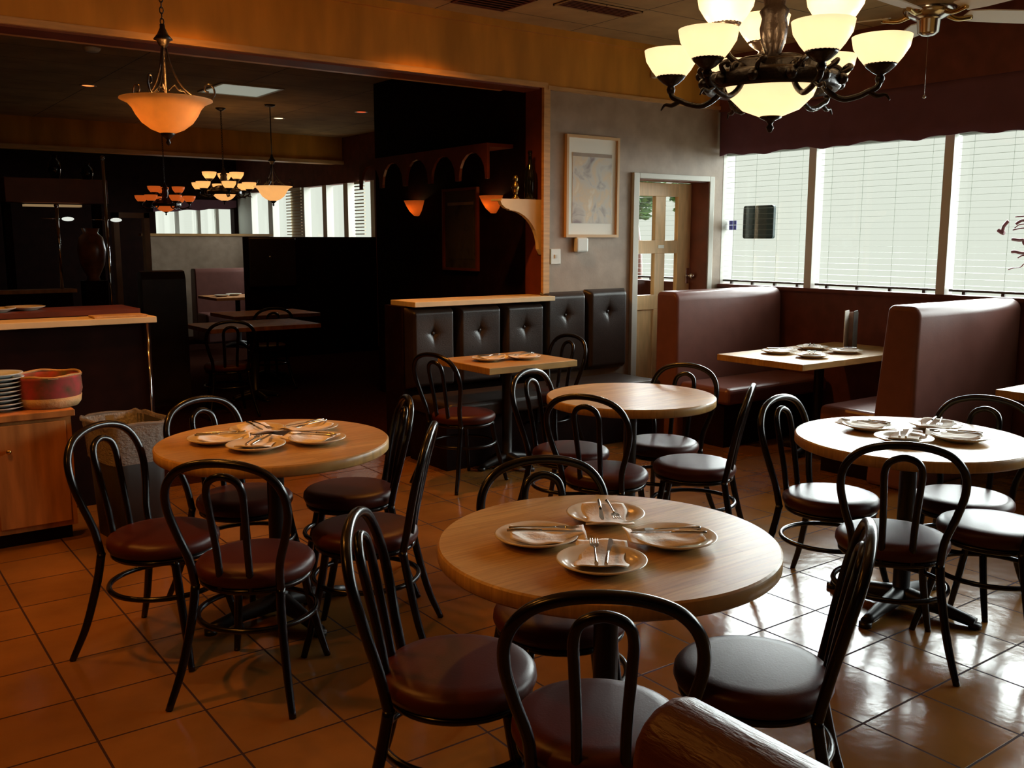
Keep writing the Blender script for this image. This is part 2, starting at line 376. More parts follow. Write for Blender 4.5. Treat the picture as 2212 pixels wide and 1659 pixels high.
stroke([(2192,483),(2200,477),(2206,476),(2214,480)], .010); stroke([(2190,492),(2198,485),(2212,483)], .004); stroke([(2187,496),(2199,493),(2211,492),(2225,494)], .005)
stroke([(2187,516),(2200,518),(2207,518),(2210,526),(2222,528)], .011); stroke([(2188,543),(2196,543),(2206,546),(2225,546)], .011); stroke([(2200,556),(2208,551),(2224,550)], .005)
stroke([(2184,582),(2194,578),(2206,576),(2212,568)], .004)
tag(dc.build('window_decal', M['decal']), 'maroon brush stroke decal on the rightmost window pane', 'decal')

# ------------------------------------------------------------------ door
struct('trim_11', MB().box(5.575, 5.64, YW-.03, YW+.2, 0, 2.12, .004).box(6.50, 6.56, YW-.03, YW+.2, 0, 2.12, .004).box(5.64, 6.50, YW-.03, YW+.2, 2.075, 2.12, .004), M['doortrim'], label='grey white door frame')
struct('trim_15', MB().box(6.492, 6.50, YW-.02, YW+.2, 0, 2.075).box(5.64, 6.492, YW+.0, YW+.2, 2.068, 2.075), M['redwood'], label='inner door jamb, its shade put in the colour')  # dark liner paints the shade on the jamb face turned from the windows
d = bpy.data.objects.new('door_1', None); C.objects.link(d); d.location = (5.65, 6.08, 0); d['kind'] = 'structure'
dl = MB(); T = .045
for x0, x1, z0, z1 in ((0,.185,0,2.06),(.675,.84,0,2.06),(.185,.675,1.945,2.06),(.185,.675,1.445,1.56),(.185,.675,.95,1.08),(.185,.675,0,.25),(.39,.515,.25,.95),(.39,.515,1.08,1.445),(.39,.515,1.56,1.945)):
    dl.box(x0, x1, 0, T, z0, z1, .003)
dl.box(.185,.675,.015,.03,.25,.95)
dl.build('leaf', M['doorwood'], d)
for x0, x1 in ((.185,.39),(.515,.675)):
    for z0, z1 in ((1.56,1.945),(1.08,1.445)):
        MB().box(x0, x1, .018, .024, z0, z1).build('pane', M['glass'], d)
MB().box(.43,.50,-.004,0,1.49,1.52).build('push_plate', M['mat'], d)
hd = MB().tube([(.81,0,1.24),(.81,-.05,1.24)], .012, sub=1).sphere((.81,-.06,1.24), .026)
hd.box(.79,.83,-.004,0,1.17,1.31,.003)
hd.build('door_handle', M['chrome'], d)
# foliage outside
def foliage(c, r, n, label):
    t = thing('tree', label, 'tree', (c[0], c[1], 0))
    MB().tube([(0,0,0),(.05,0,c[2]*.6),(0,.03,c[2])], [.09,.07,.04]).build('trunk', M['redwood'], t)
    m = MB(); rnd = random.Random(3)
    for _ in range(n):
        a = Vector((rnd.gauss(0,1), rnd.gauss(0,1), rnd.gauss(0,1))).normalized()*r*rnd.random()**.4
        q = Matrix.Rotation(rnd.random()*6.3, 3, 'Z') @ Matrix.Rotation(rnd.random()*3, 3, 'X'); s = .05+.05*rnd.random()
        p = [q @ Vector(v)*s + a + Vector((0,0,c[2]+r*.6)) for v in ((-1,0,0),(0,-.45,.1),(1.1,0,0),(0,.45,.1))]
        m.bm.faces.new([m.bm.verts.new(v) for v in p])
    m.build('foliage', M['leaf'], t)
foliage((9.3, 9.75, 1.98), .40, 600, 'leafy green tree outside, seen through the upper left door pane')
foliage((10.3, 9.65, 2.0), .33, 500, 'darker leafy tree outside, seen through the upper right door pane')

# ------------------------------------------------------------------ picture, thermostat, switch, sensor
def picture(name, loc, rz, w_, h_, art, frame, label):
    t = thing(name, label, 'picture', loc, rz); fw = .022
    m = MB(); m.box(-w_/2, w_/2, -.03, 0, h_/2-fw, h_/2).box(-w_/2, w_/2, -.03, 0, -h_/2, -h_/2+fw).box(-w_/2, -w_/2+fw, -.03, 0, -h_/2+fw, h_/2-fw).box(w_/2-fw, w_/2, -.03, 0, -h_/2+fw, h_/2-fw)
    m.build('frame', frame, t)
    MB().box(-w_/2+fw, w_/2-fw, -.010, -.004, -h_/2+fw, h_/2-fw).build('mount', M['mat'] if art is M['art'] else M['artdark'], t)
    MB().box(-w_*.37, w_*.37, -.013, -.010, -h_*.36, h_*.33).build('print', art, t)
    MB().box(-w_*.37, w_*.37, -.015, -.013, h_*.295, h_*.33).build('title_band', M['paper'], t)
    return t
picture('framed_picture', (5.13, YW, 1.985), 0, .56, .80, M['art'], M['picwood'], 'tall maple framed print hanging on the brown wall left of the door')
tag(MB().box(4.945, 5.075, YW-.045, YW, 1.465, 1.585, .018, 4).build('thermostat', M['white']), 'rounded white thermostat box below the framed print', 'thermostat')
ls = MB().box(4.71, 4.81, YW-.01, YW, 1.375, 1.495, .004).build('light_switch', M['white']); tag(ls, 'flat white light switch plate low and left of the thermostat', 'light switch')
MB().box(4.75, 4.77, YW-.016, YW-.01, 1.42, 1.45).build('toggle', M['doortrim'], ls)
tag(MB().box(5.75, 5.80, YW-.07, YW-.02, 2.89, 2.99, .006).build('wall_sensor', M['white']), 'small white sensor box high on the amber header', 'sensor')

# ------------------------------------------------------------------ half walls with ledges, tufted bench
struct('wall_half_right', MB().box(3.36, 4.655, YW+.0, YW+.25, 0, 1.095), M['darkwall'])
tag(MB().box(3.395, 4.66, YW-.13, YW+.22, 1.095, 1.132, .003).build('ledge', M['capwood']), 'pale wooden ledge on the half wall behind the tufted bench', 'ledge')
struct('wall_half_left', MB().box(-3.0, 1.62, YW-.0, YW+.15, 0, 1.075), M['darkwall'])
tag(MB().box(-3.0, 1.645, YW-.06, YW+.20, 1.076, 1.112, .003).build('ledge', M['capwood']), 'pale wooden ledge on the left half wall above the oak cabinet', 'ledge')
tag(MB().tube([(0,0,0),(0,0,1.07)], .008, sub=1).build('corner_bead', M['chrome'], None, (1.60, YW-.012, 0)), 'thin metal corner rod at the end of the left half wall', 'rod')
sb = thing('tufted_bench', 'black leather wall bench with five tufted back panels below the picture', 'bench', (0,0,0))
def tuft(x0, x1, z0, z1, yb, th):
    wd, ht = x1-x0, z1-z0
    cx, cz = wd/2, ht*.0+ (z1-.185 - z0)
    def fn(u, v):
        e = 1-(abs(2*u-1)**10); g = 1-(abs(2*v-1)**16)
        x, z = x0+u*wd, z0+v*ht
        dx, dz = abs(x-(x0+cx)), abs(z-(z0+cz))
        dm = .030*math.exp(-((dx*1.15+dz*.9)/.038)**1.4) + .006*math.exp(-(dx**2+dz**2)/.012)
        return (x, yb - th*max(0,min(1,e*1.15))*max(0,min(1,g*1.15))*1.0 + dm, z)
    p = MB().grid(44, 60, fn).build('back_panel', M['leather'], sb)
    MB().sphere((x0+cx, yb-th+.024, z0+cz), .013, sc=(1,.5,1)).build('button', M['leather'], p)
px = [3.37, 3.765, 4.185, 4.595]
for i in range(3): tuft(px[i]+.006, px[i+1]-.006, .50, 1.085, YW-.01, .10)
tuft(4.605, 5.045, .50, 1.155, YW-.01, .07); tuft(5.055, 5.50, .50, 1.165, YW-.01, .07)
MB().box(3.36, 5.36, YW-.62, YW-.09, .36, .47, .03, 4).build('seat_cushion', M['leather'], sb)
MB().box(3.38, 5.34, YW-.55, YW-.06, 0, .36).build('base', M['darkwall'], sb)

# ------------------------------------------------------------------ booths along the windows
def booth_back_profile(yn, yf, lean_near, lean_far, h=1.165):
    r = .07; P = [(yn-lean_near, .0), (yn-lean_near*.6, .5)]
    for k in range(7): a = PI - k*PI/12; P.append((yn+r+r*math.cos(a), h-r+r*math.sin(a)))
    for k in range(7): a = PI/2 - k*PI/12; P.append((yf-r*.6+r*.6*math.cos(a), h-r*.6+r*.6*math.sin(a)))
    P += [(yf+lean_far*.6, .5), (yf+lean_far, 0)]
    return P
def soft(o, w_=.02):
    b = o.modifiers.new('bevel', 'BEVEL'); b.width = w_; b.segments = 3; b.limit_method = 'ANGLE'; b.angle_limit = math.radians(50); return o
def booth(label, yn, yf, seats, x0=5.24, ln=.0, lf=.06):
    t = thing('booth_bench', label, 'booth', (x0, (yn+yf)/2, 0), 0, 'vinyl booths along the windows'); yc = (yn+yf)/2
    soft(MB().prism([(y-yc, z) for y, z in booth_back_profile(yn, yf, ln, lf)], 'x', 0, XW-.035-x0, True).build('backrest', M['booth'], t), .03)
    for s in seats:
        y0, y1 = ((yn-.50, yn+.02) if s < 0 else (yf-.0, yf+.50))
        MB().box(.05, XW-.04-x0, y0-yc, y1-yc, .33, .46, .04, 4).build('seat_cushion', M['booth'], t)
        MB().box(.08, XW-.05-x0, y0+.06-yc, y1-.02-yc, 0, .33).build('seat_base', M['darkwall'], t)
    return t
booth('brown vinyl booth bench beside the door, its tall back toward the wall', 5.17, 5.40, [-1], x0=5.39, ln=.02, lf=.0)
booth('brown vinyl double booth with the brightly lit top edge right of the first booth table', 3.16, 3.38, [1], x0=5.39, ln=.0, lf=.09)

# ------------------------------------------------------------------ tables
def cross_base(t, col_h=.71, L=.33, col=.035):
    MB().lathe([(0,.04),(.06,.04),(.055,.07),(col,.09),(col,col_h-.03),(.07,col_h-.015),(.11,col_h-.01),(.11,col_h),(0,col_h)], seg=20).build('column', M['blackmatte'], t)
    for k in range(4):
        a = k*PI/2+.12; dx, dy = math.cos(a), math.sin(a)
        MB().tube([(dx*.0,dy*.0,.060),(dx*L*.5,dy*L*.5,.045),(dx*L*.95,dy*L*.95,.022)], [.042,.030,.022], seg=10, sub=4).lathe([(0,0),(.026,0),(.026,.02),(0,.022)], (dx*L*.95,dy*L*.95,0), 12).build('foot', M['blackmatte'], t)
def round_top(R, th=.045):
    return MB().lathe([(0,.75-th),(R-.006,.75-th),(R,.75-th+.006),(R,.745),(R-.005,.75),(0,.75)], seg=96)
def round_table(x, y, label, R=.457, rz=.0):
    t = thing('round_table', label, 'table', (x, y, 0), rz, 'round butcher block tables')
    top = round_top(R).build('tabletop', M['butcher'], t)
    for p in top.data.polygons: p.use_smooth = abs(p.normal.z) < .5
    cross_base(t); return t
TB = {}
TB['front'] = round_table(1.704, 1.874, 'large round wooden table nearest the camera, set with four plates', .468)
TB['left'] = round_table(1.475, 3.666, 'round wooden table beside the oak cabinet, set with five plates', .47)
TB['mid'] = round_table(3.452, 3.63, 'bare round wooden table with nothing on it, in the middle of the room', .447)
TB['right'] = round_table(3.66, 2.15, 'round wooden table at the right, glaring white from the windows, with four plates', .468)
def square_table(name, x0, x1, y0, y1, label, wall=False):
    t = thing(name, label, 'table', ((x0+x1)/2, (y0+y1)/2, 0), 0, 'rectangular butcher block tables'); a, b = (x1-x0)/2, (y1-y0)/2
    MB().box(-a, a, -b, b, .705, .75, .004).build('tabletop', M['butcher'], t); cross_base(t, .705, min(a,b)*.8); return t
square_table('square_table', 3.45, 4.19, 4.94, 5.57, 'small square wooden table in front of the tufted bench')
square_table('booth_table', 5.22, 6.62, 3.86, 4.60, 'long wooden booth table between the two vinyl booths, holding the menu stand')
square_table('booth_table', 5.21, 6.62, 1.82, 2.58, 'wooden booth table at the right edge, only its left corner in view')

# ------------------------------------------------------------------ bentwood style chairs
def make_chair(label, loc, rz):
    t = thing('cafe_chair', label, 'chair', loc, rz, 'black hoop back cafe chairs')
    R = .207
    MB().lathe([(0,.405),(R-.03,.405),(R-.008,.412),(R,.43),(R-.002,.448),(R-.012,.460),(R-.030,.467),(R-.06,.4695),(0,.4705)], (0,0,0), 48).build('seat', M['vinyl'], t)
    MB().lathe([(0,.385),(R-.020,.385),(R-.012,.392),(R-.012,.405),(0,.406)], (0,0,0), 40).build('seat_pan', M['black'], t)
    q = [(.150,-.165,.40),(.158,-.185,.50),(.188,-.205,.60),(.207,-.225,.69),(.198,-.245,.765),(.155,-.260,.822),(.085,-.268,.851),(0,-.271,.860)]
    MB().tube(q + [(-x,y,z) for x,y,z in q[-2::-1]], .0145, seg=12).build('back_hoop', M['black'], t)
    q = [(.052,-.178,.40),(.054,-.200,.55),(.060,-.225,.68),(.062,-.240,.755),(.045,-.250,.795),(0,-.256,.812)]
    MB().tube(q + [(-x,y,z) for x,y,z in q[-2::-1]], .0128, seg=10).build('inner_hoop', M['black'], t)
    for s in (-1, 1):
        MB().tube([(s*.150,-.165,.41),(s*.158,-.185,.30),(s*.185,-.225,.13),(s*.216,-.272,0)], [.0155,.0155,.0145,.012], seg=12).build('leg', M['black'], t)
        MB().tube([(s*.125,.130,.40),(s*.135,.150,.28),(s*.158,.185,.12),(s*.180,.215,0)], [.0155,.0155,.0145,.012], seg=12).build('leg', M['black'], t)
    MB().tube([(.205*math.cos(a),.205*math.sin(a),.265) for a in [k*PI/8 for k in range(16)]], .0105, closed=True, seg=8, sub=3).build('foot_ring', M['black'], t)
    return t
# name: (x, y, direction the back points in degrees, label)
CH = [
 ((1.00,3.62),129,'hoop back chair nearest the oak cabinet, left side of the left round table'),
 ((1.18,3.14),-133,'hoop back chair at the near side of the left round table, back to camera'),
 ((1.45,3.96),113,'hoop back chair on the far side of the left round table, beside the bin'),
 ((1.87,3.78),-22,'hoop back chair at the far right of the left round table, in shadow'),
 ((1.655,3.22),-37,'hoop back chair on the near right of the left round table, seen edge on'),
 ((1.285,1.985),143,'hoop back chair at the left of the front table, its hoop seen edge on'),
 ((1.40,1.56),-130,'hoop back chair in the foreground before the front table, back to camera'),
 ((1.905,1.52),-55,'hoop back chair at the lower right of the front table, its grey seat catching daylight'),
 ((1.75,2.13),65,'hoop back chair tucked under the far side of the front table'),
 ((3.20,3.82),112,'hoop back chair on the far left of the bare round table'),
 ((3.03,3.35),-155,'hoop back chair on the near left of the bare round table'),
 ((3.72,3.66),14,'hoop back chair on the far right of the bare round table'),
 ((3.49,3.20),-55,'hoop back chair on the near right of the bare round table, hoop edge on'),
 ((3.53,2.43),100,'hoop back chair at the far left of the right table, its seat glaring white'),
 ((3.235,1.95),-143,'hoop back chair at the near side of the right table, back to camera'),
 ((3.97,2.07),12,'hoop back chair on the far side of the right table'),
 ((3.68,1.79),-84,'hoop back chair at the right edge, only its seat and legs in view'),
 ((3.33,5.06),190,'hoop back chair at the left of the square table, in deep shade'),
]
chair0 = None
def chair(p, deg, label):
    global chair0
    rz = math.radians(deg+90)
    if chair0 is None: chair0 = make_chair(label, (*p,0), rz); return chair0
    return dup(chair0, (*p,0), rz, label, 'black hoop back cafe chairs')
for p, dg, lb in CH: chair(p, dg, lb)
chair((4.26,5.42), 0, 'hoop back chair at the right end of the square table, only its hoop showing')

# ------------------------------------------------------------------ plates, napkins and cutlery
def make_plate(label, loc):
    R = .115
    p = MB().lathe([(0,.003),(.055,.003),(.058,0),(.066,0),(.070,.004),(.092,.012),(R,.0215),(R+.001,.024),(R-.003,.0255),(.090,.0165),(.072,.009),(0,.0075)], seg=56).build('plate', M['china'], None, loc)
    return tag(p, label, 'plate', 'cream dinner plates')
def make_napkin(label, loc, rz):
    rnd = random.Random(5)
    def fn(u, v):
        x, y = (u-.5)*.205+.012, (v-.5)*.125*(1+.10*math.sin(u*9))
        ed = abs(2*u-1)**2
        return (x, y, .0135 + .0165*ed + .0022*math.sin(u*13+v*4) + .0016*math.sin(v*9+u*4))
    o = MB().grid(26, 14, fn).build('napkin', M['napkin'], None, loc, rz)
    s = o.modifiers.new('thick', 'SOLIDIFY'); s.thickness = .003; s.offset = 1
    return tag(o, label, 'napkin', 'white paper napkins')
def make_knife(label, loc, rz):
    m = MB().tube([(-.100,0,.0),(-.06,0,.001),(-.005,0,.001)], [.0045,.0055,.0038], seg=8, sub=3)
    t = thing('knife', label, 'knife', loc, rz, 'table knives'); m.build('handle', M['steel'], t)
    MB().prism([(-.005,-.0045),(.075,-.0080),(.098,-.0045),(.106,.002),(.098,.0055),(-.005,.0045)], 'z', -.001, .001).build('blade', M['steel'], t)
    return t
def make_fork(label, loc, rz):
    t = thing('fork', label, 'fork', loc, rz, 'table forks')
    MB().tube([(-.095,0,.0),(-.05,0,.002),(.035,0,.0)], [.0052,.0032,.0025], seg=8, sub=4).build('handle', M['steel'], t)
    m = MB().prism([(.033,-.003),(.045,-.011),(.062,-.012),(.062,.012),(.045,.011),(.033,.003)], 'z', -.001, .001)
    for k in range(4): m.tube([(.060,-.0100+k*.00667,0),(.08,-.0100+k*.00667,-.002),(.100,-.0095+k*.00633,.002)], [.0018,.0017,.0008], seg=6, sub=3)
    m.build('tines', M['steel'], t); return t
first = {}
def put(kind, fn, label, loc, rz=0):
    if kind not in first:
        first[kind] = fn(label, loc) if kind == 'plate' else fn(label, loc, rz)
        return first[kind]
    return dup(first[kind], loc, rz, label)
def setting(x, y, where, a, z=.7502, cut=True, off=.018, kn=True, flip=1):
    # a: direction in which tines and napkin point
    put('plate', make_plate, 'cream plate ' + where, (x, y, z))
    if not cut: return
    ca, sa = math.cos(a), math.sin(a); ox, oy = x+ca*off, y+sa*off
    put('napkin', make_napkin, 'napkin on the plate ' + where, (ox, oy, z), a)
    put('fork', make_fork, 'steel fork on plate ' + where, (ox-sa*.017*flip, oy+ca*.017*flip, z+.0355), a+.05)
    put('knife', make_knife, 'steel knife on plate ' + where, (ox+sa*.017*flip, oy-ca*.017*flip, z+.0365), a-.06)
def toward(x, y, c): return math.atan2(c[1]-y, c[0]-x)
c = (1.68, 1.865)
setting(1.827,2.019, 'at the far side of the front round table', toward(1.827,2.019,c)+.15)
setting(1.536,1.975, 'at the left of the front round table', math.radians(-36))
setting(1.830,1.742, 'at the right of the front round table', math.radians(147), flip=-1)
setting(1.542,1.716, 'at the near side of the front round table', math.radians(48))
c = (1.475, 3.69)
for (x, y), wl in zip([(1.475,3.85),(1.683,3.758),(1.269,3.765),(1.600,3.518),(1.352,3.546)], ['far middle','far right','left','near right','near middle']):
    setting(x, y, 'at the %s of the five on the left round table' % wl, toward(x, y, c))
c = (3.71, 2.15)
for (x, y), wl in zip([(3.656,2.34),(3.912,2.182),(3.532,2.105),(3.752,1.985)], ['left','far side','near side','right']):
    setting(x, y, 'at the %s of the sunlit right round table' % wl, toward(x, y, c) + (PI if wl == 'left' else .25))
for (x, y), wl in zip([(3.665,5.262),(3.925,5.200)], ['left','right']):
    setting(x, y, 'at the %s on the square table' % wl, 0 if wl == 'left' else PI)
for (x, y), wl in zip([(5.600,4.365),(6.02,4.375),(5.600,4.070),(6.02,4.085)], ['far left','far right','near left','near right']):
    setting(x, y, 'at the %s on the booth table by the menu stand' % wl, toward(x, y, (5.81,4.22)))
ms = thing('menu_stand', 'upright dark and pink menu card stand on the booth table', 'menu stand', (6.27,4.22,.7505), math.radians(20))
MB().prism([(-.065,0),(.065,0),(.065,.27),(.045,.29),(-.065,.29)], 'y', -.034, -.030).build('front_card', M['artdark'], ms)
MB().prism([(-.065,0),(.065,0),(.065,.27),(.045,.29),(-.065,.29)], 'y', .030, .034).build('rear_card', M['napkin'], ms)
MB().box(.060,.064,-.030,.030,0,.275).build('side_card', mat('pink card', (.50,.30,.24), .6), ms)
MB().box(-.07,.07,-.036,.036,-.0003,.004).build('base', M['blackmatte'], ms)

# ------------------------------------------------------------------ oak cabinet, plates, basket and bin
cb = thing('serving_cabinet', 'honey oak serving cabinet at the left edge with brass knob and drawer', 'cabinet', (0.30,5.52,0))
MB().box(-1.0,.72,-.25,.24,.08,.665).build('carcass', M['cabwood'], cb)
MB().box(-1.02,.735,-.285,.25,.665,.70,.004).build('top', M['cabwood'], cb)
MB().box(-1.0,.70,-.20,.22,0,.08).build('toe_kick', M['darkwall'], cb)
for k, (x0, x1) in enumerate(((-.45,.335),(.345,.70))):
    dr = MB().box(x0+.01,x1-.01,-.27,-.25,.11,.645,.004).build('door', M['cabwood'], cb)
    kx = x0+.07 if k else x1-.05
    MB().lathe([(0,0),(.008,0),(.006,.012),(.013,.020),(.011,.028),(0,.030)], seg=14).build('knob', M['brass'], dr, (kx,-.27,.515)).rotation_euler = (PI/2,0,0)
NPL = 9
for k in range(NPL):
    if k == 0:
        pb = MB().lathe([(0,.002),(.06,.0),(.066,.004),(.095,.012),(.118,.020),(.117,.023),(.09,.016),(0,.008)], seg=40).build('side_plate', M['chinab'], None, (.72,5.42,.7003))
    else:
        pb = pb.copy(); C.objects.link(pb); pb.location = (.72+.003*math.sin(k*2), 5.42+.002*math.cos(k*3), .7003+k*.0215)
    tag(pb, 'white plate in the stack on the oak cabinet, ' + ['the bottom one','second from the bottom','third from the bottom','fourth from the bottom','in the very middle of the stack','fourth from the top','third from the top','second from the top','the topmost one'][k], 'plate', 'stacked white plates')
bk = thing('round_basket', 'round bread basket lined with red patterned cloth on the oak cabinet', 'basket', (.95,5.44,.7005))
MB().lathe([(0,0),(.145,0),(.160,.02),(.165,.055),(.158,.055),(.15,.02),(0,.012)], seg=40).build('rim', M['basket'], bk)
MB().lathe([(.160,.045),(.170,.085),(.166,.15),(.172,.165),(.155,.16),(.15,.10),(.14,.03),(0,.02)], seg=40).build('cloth', M['redcloth'], bk)
MB().tube([(.163*math.cos(a),.163*math.sin(a),.165+.004*math.sin(a*5)) for a in [k*PI/12 for k in range(24)]], .008, closed=True, sub=2, seg=8).build('cloth_hem', M['basket'], bk)
bn = thing('waste_bin', 'grey plastic waste bin with a clear liner between cabinet and left table', 'bin', (1.27,5.20,0), math.radians(8))
def taper(m, z0, z1, a0, b0, a1, b1, th=.01, wave=0):
    for (za, zb, pa, pb_) in ((z0, z1, (a0,b0), (a1,b1)),):
        n = 48; rings = []
        for (aa, bb, z) in ((pa[0],pa[1],za),((pa[0]+pb_[0])/2,(pa[1]+pb_[1])/2,(za+zb)/2),(pb_[0],pb_[1],zb)):
            rr = []
            for k in range(n):
                t = 2*PI*k/n; cx, sy = math.cos(t), math.sin(t); e = .35
                x = aa*math.copysign(abs(cx)**e, cx); y = bb*math.copysign(abs(sy)**e, sy)
                wv = 1+wave*math.sin(k*2.7+z*40)
                rr.append(m.bm.verts.new((x*wv, y*wv, z)))
            rings.append(rr)
        for r0, r1 in zip(rings, rings[1:]):
            for k in range(n):
                f = m.bm.faces.new((r0[k], r0[(k+1)%n], r1[(k+1)%n], r1[k])); f.smooth = True
    return m
o = taper(MB(), .0, .62, .125, .165, .155, .205).box(-.11,.11,-.14,.14,0,.01).build('bucket', M['bin'], bn); s = o.modifiers.new('t','SOLIDIFY'); s.thickness = .006
o = taper(MB(), .42, .628, .150, .198, .168, .218, wave=.02).build('liner', M['bag'], bn)
o = taper(MB(), .30, .63, .128, .17, .150, .198, wave=.03).build('inner_liner', M['bag'], bn)
MB().tube([(.17*math.copysign(abs(math.cos(t))**.35, math.cos(t)), .22*math.copysign(abs(math.sin(t))**.35, math.sin(t)), .628+.006*math.sin(k*1.9)) for k, t in enumerate([2*PI*j/28 for j in range(28)])], .009, closed=True, sub=3, seg=8).build('liner_rim', M['bag'], bn)

# ------------------------------------------------------------------ near booth back (foreground, lower right)
nb = thing('leather_bench_back', 'creased brown leather bench back rising at the bottom edge nearest the camera', 'bench', (.805,.115,0))
prof = []
for k in range(9): a = PI - k*PI/8; prof.append((.068*math.cos(a), .948+.068*math.sin(a)))
prof = [(-.068,.85)] + prof + [(.068,.85)]
o = soft(MB().prism(prof, 'y', -1.2, .66, True).build('padded_roll', M['boothnear'], nb), .025)
MB().box(-.056,.056,-1.2,.64,0,.88,.01).build('back_board', M['leather'], nb)

# ------------------------------------------------------------------ chandelier
def glass_shade(name, r, h, m, parent, loc):
    o = MB().lathe([(.030,0),(.045,.004),(r*.72,h*.28),(r*.93,h*.62),(r,h),(r-.004,h+.001),(r*.90,h*.62),(r*.69,h*.30),(.040,.009)], seg=40).build(name, m, parent, loc)
    return o
YAWV = Vector((math.cos(YAW), -math.sin(YAW), 0)); FWH = Vector((math.sin(YAW), math.cos(YAW), 0))
def chandelier(loc, label, energy, far=False, rot=0):
    t = thing('chandelier', label, 'chandelier', loc, rot, 'bronze chandeliers')
    sh = M['shade'] if not far else (M['pshade_far'] if far == 1 else M['oshade'])
    seg = 24
    MB().lathe([(0,-.162),(.006,-.160),(.012,-.147),(.006,-.137),(.014,-.127),(.034,-.118),(.030,-.112),(0,-.110)], seg=20).build('finial', M['iron'], t)
    MB().lathe([(.0,-.116),(.035,-.114),(.085,-.094),(.122,-.058),(.138,-.018),(.134,-.017),(.117,-.054),(.08,-.089),(0,-.108)], seg=48).build('bowl_shade', sh, t)
    MB().lathe([(.140,-.020),(.150,-.018),(.156,.0),(.150,.012),(.156,.03),(.146,.038),(.136,.03),(.136,-.012),(.140,-.02)], seg=48).build('bowl_ring', M['iron'], t)
    MB().lathe([(.176,-.040),(.192,-.044),(.200,-.034),(.196,-.020),(.202,-.006),(.192,.006),(.178,.004),(.172,-.016),(.176,-.04)], seg=56).build('scroll_ring', M['iron'], t)
    MB().lathe([(0,.02),(.030,.02),(.034,.05),(.024,.07),(.036,.10),(.042,.14),(.036,.17),(.044,.19),(.030,.205),(.034,.225),(.014,.245),(.010,.27),(0,.272)], seg=24).build('column', M['iron'], t)
    for k in range(3):
        a = k*2*PI/3+.5; MB().tube([(.03*math.cos(a),.03*math.sin(a),.06),(.09*math.cos(a),.09*math.sin(a),.05),(.145*math.cos(a),.145*math.sin(a),.02)], .007, seg=8).build('brace', M['iron'], t)
    def arm(a, r, zc, zs, lower):
        ca, sa = math.cos(a), math.sin(a)
        def P(q): return [(x*ca, x*sa, z) for x, z in q]
        if lower: pts = [(.135,.03),(.15,-.035),(.20,-.072),(.245,-.068),(.275,-.055),(r-.008,-.045),(r,zc)]
        else: pts = [(.035,.06),(.07,.03),(.12,.03),(.165,.05),(r,zc)]
        am = MB().tube(P(pts), .0085, seg=10)
        if lower:
            am.tube(P([(.15,.0),(.175,.02),(.195,.01),(.19,-.012),(.175,-.01)]), .0075, seg=8)
            am.tube(P([(.275,-.055),(.300,-.068),(.322,-.066),(.335,-.082)]), [.008,.007,.005,.002], seg=8)
            am.sphere((.158*ca,.158*sa,.004), .022, 12)
        else:
            am.tube(P([(.07,.03),(.085,.0),(.11,.005),(.105,.025)]), .006, seg=8)
        g = am.build('arm', M['iron'], t)
        MB().lathe([(0,0),(.010,0),(.014,.012),(.010,.022),(.024,.030),(.040,.044),(.046,.052),(.040,.054),(0,.050)], (r*ca, r*sa, zc-.002), 24).build('cup', M['iron'], g)
        s_ = glass_shade('lamp_shade', .084, .082, sh, g, (r*ca, r*sa, zc+.045))
        if not far or far == 1: MB().sphere((r*ca, r*sa, zc+.105), .018, 10, (1,1,1.3)).build('bulb', M['bulb'], g)
        if energy: bulb('bulb_light', (r*ca, r*sa, zc+.120), energy, t, .02, (1,.60,.28))
    for k in range(6): arm(-YAW + math.radians(-20+60*k), .305, -.030, 0, True)
    for k in range(3): arm(-YAW + math.radians(86+120*k), .18, .088, 0, False)
    for k in range(12 if not far else 0):
        a = k*PI/6 - YAW; MB().sphere((.205*math.cos(a), .205*math.sin(a), -.020), .017, 12).tube([(.200*math.cos(a+.05),.200*math.sin(a+.05),-.005),(.225*math.cos(a+.10),.225*math.sin(a+.10),.012),(.218*math.cos(a+.17),.218*math.sin(a+.17),.022),(.205*math.cos(a+.14),.205*math.sin(a+.14),.012)], .007, seg=8, sub=3).build('scroll', M['iron'], t)
    if energy: bulb('bulb_light', (0,0,-.05), energy*1.3, t, .03, (1,.55,.22))
    zt = (CEIL if not far else CEIL2) - loc[2]; z = .27; k = 0
    m = MB()
    while z < zt-.04:
        rr = [(.009*math.cos(u), 0, .017*math.sin(u)) for u in [j*PI/4 for j in range(8)]]
        m.tube([((x if k % 2 == 0 else 0), (0 if k % 2 == 0 else x), z+.014+zz) for x, y, zz in rr], .0028, closed=True, seg=6, sub=2); z += .027; k += 1
    m.build('chain', M['iron'], t)
    MB().lathe([(0,zt-.035),(.02,zt-.033),(.055,zt-.012),(.06,zt),(0,zt)], seg=24).build('canopy', M['iron'], t)
    return t
chandelier((2.384,1.921,2.052), 'large bronze chandelier with nine glowing glass cups above a glass bowl, nearest the camera', 7.0)
chandelier((4.06,11.33,2.14), 'distant lit chandelier in the back room, left of the far pendant', 0, 1, .3)
chandelier((3.92,13.2,2.05), 'dim orange distant chandelier, leftmost one in the back room', 0, 2, .6)

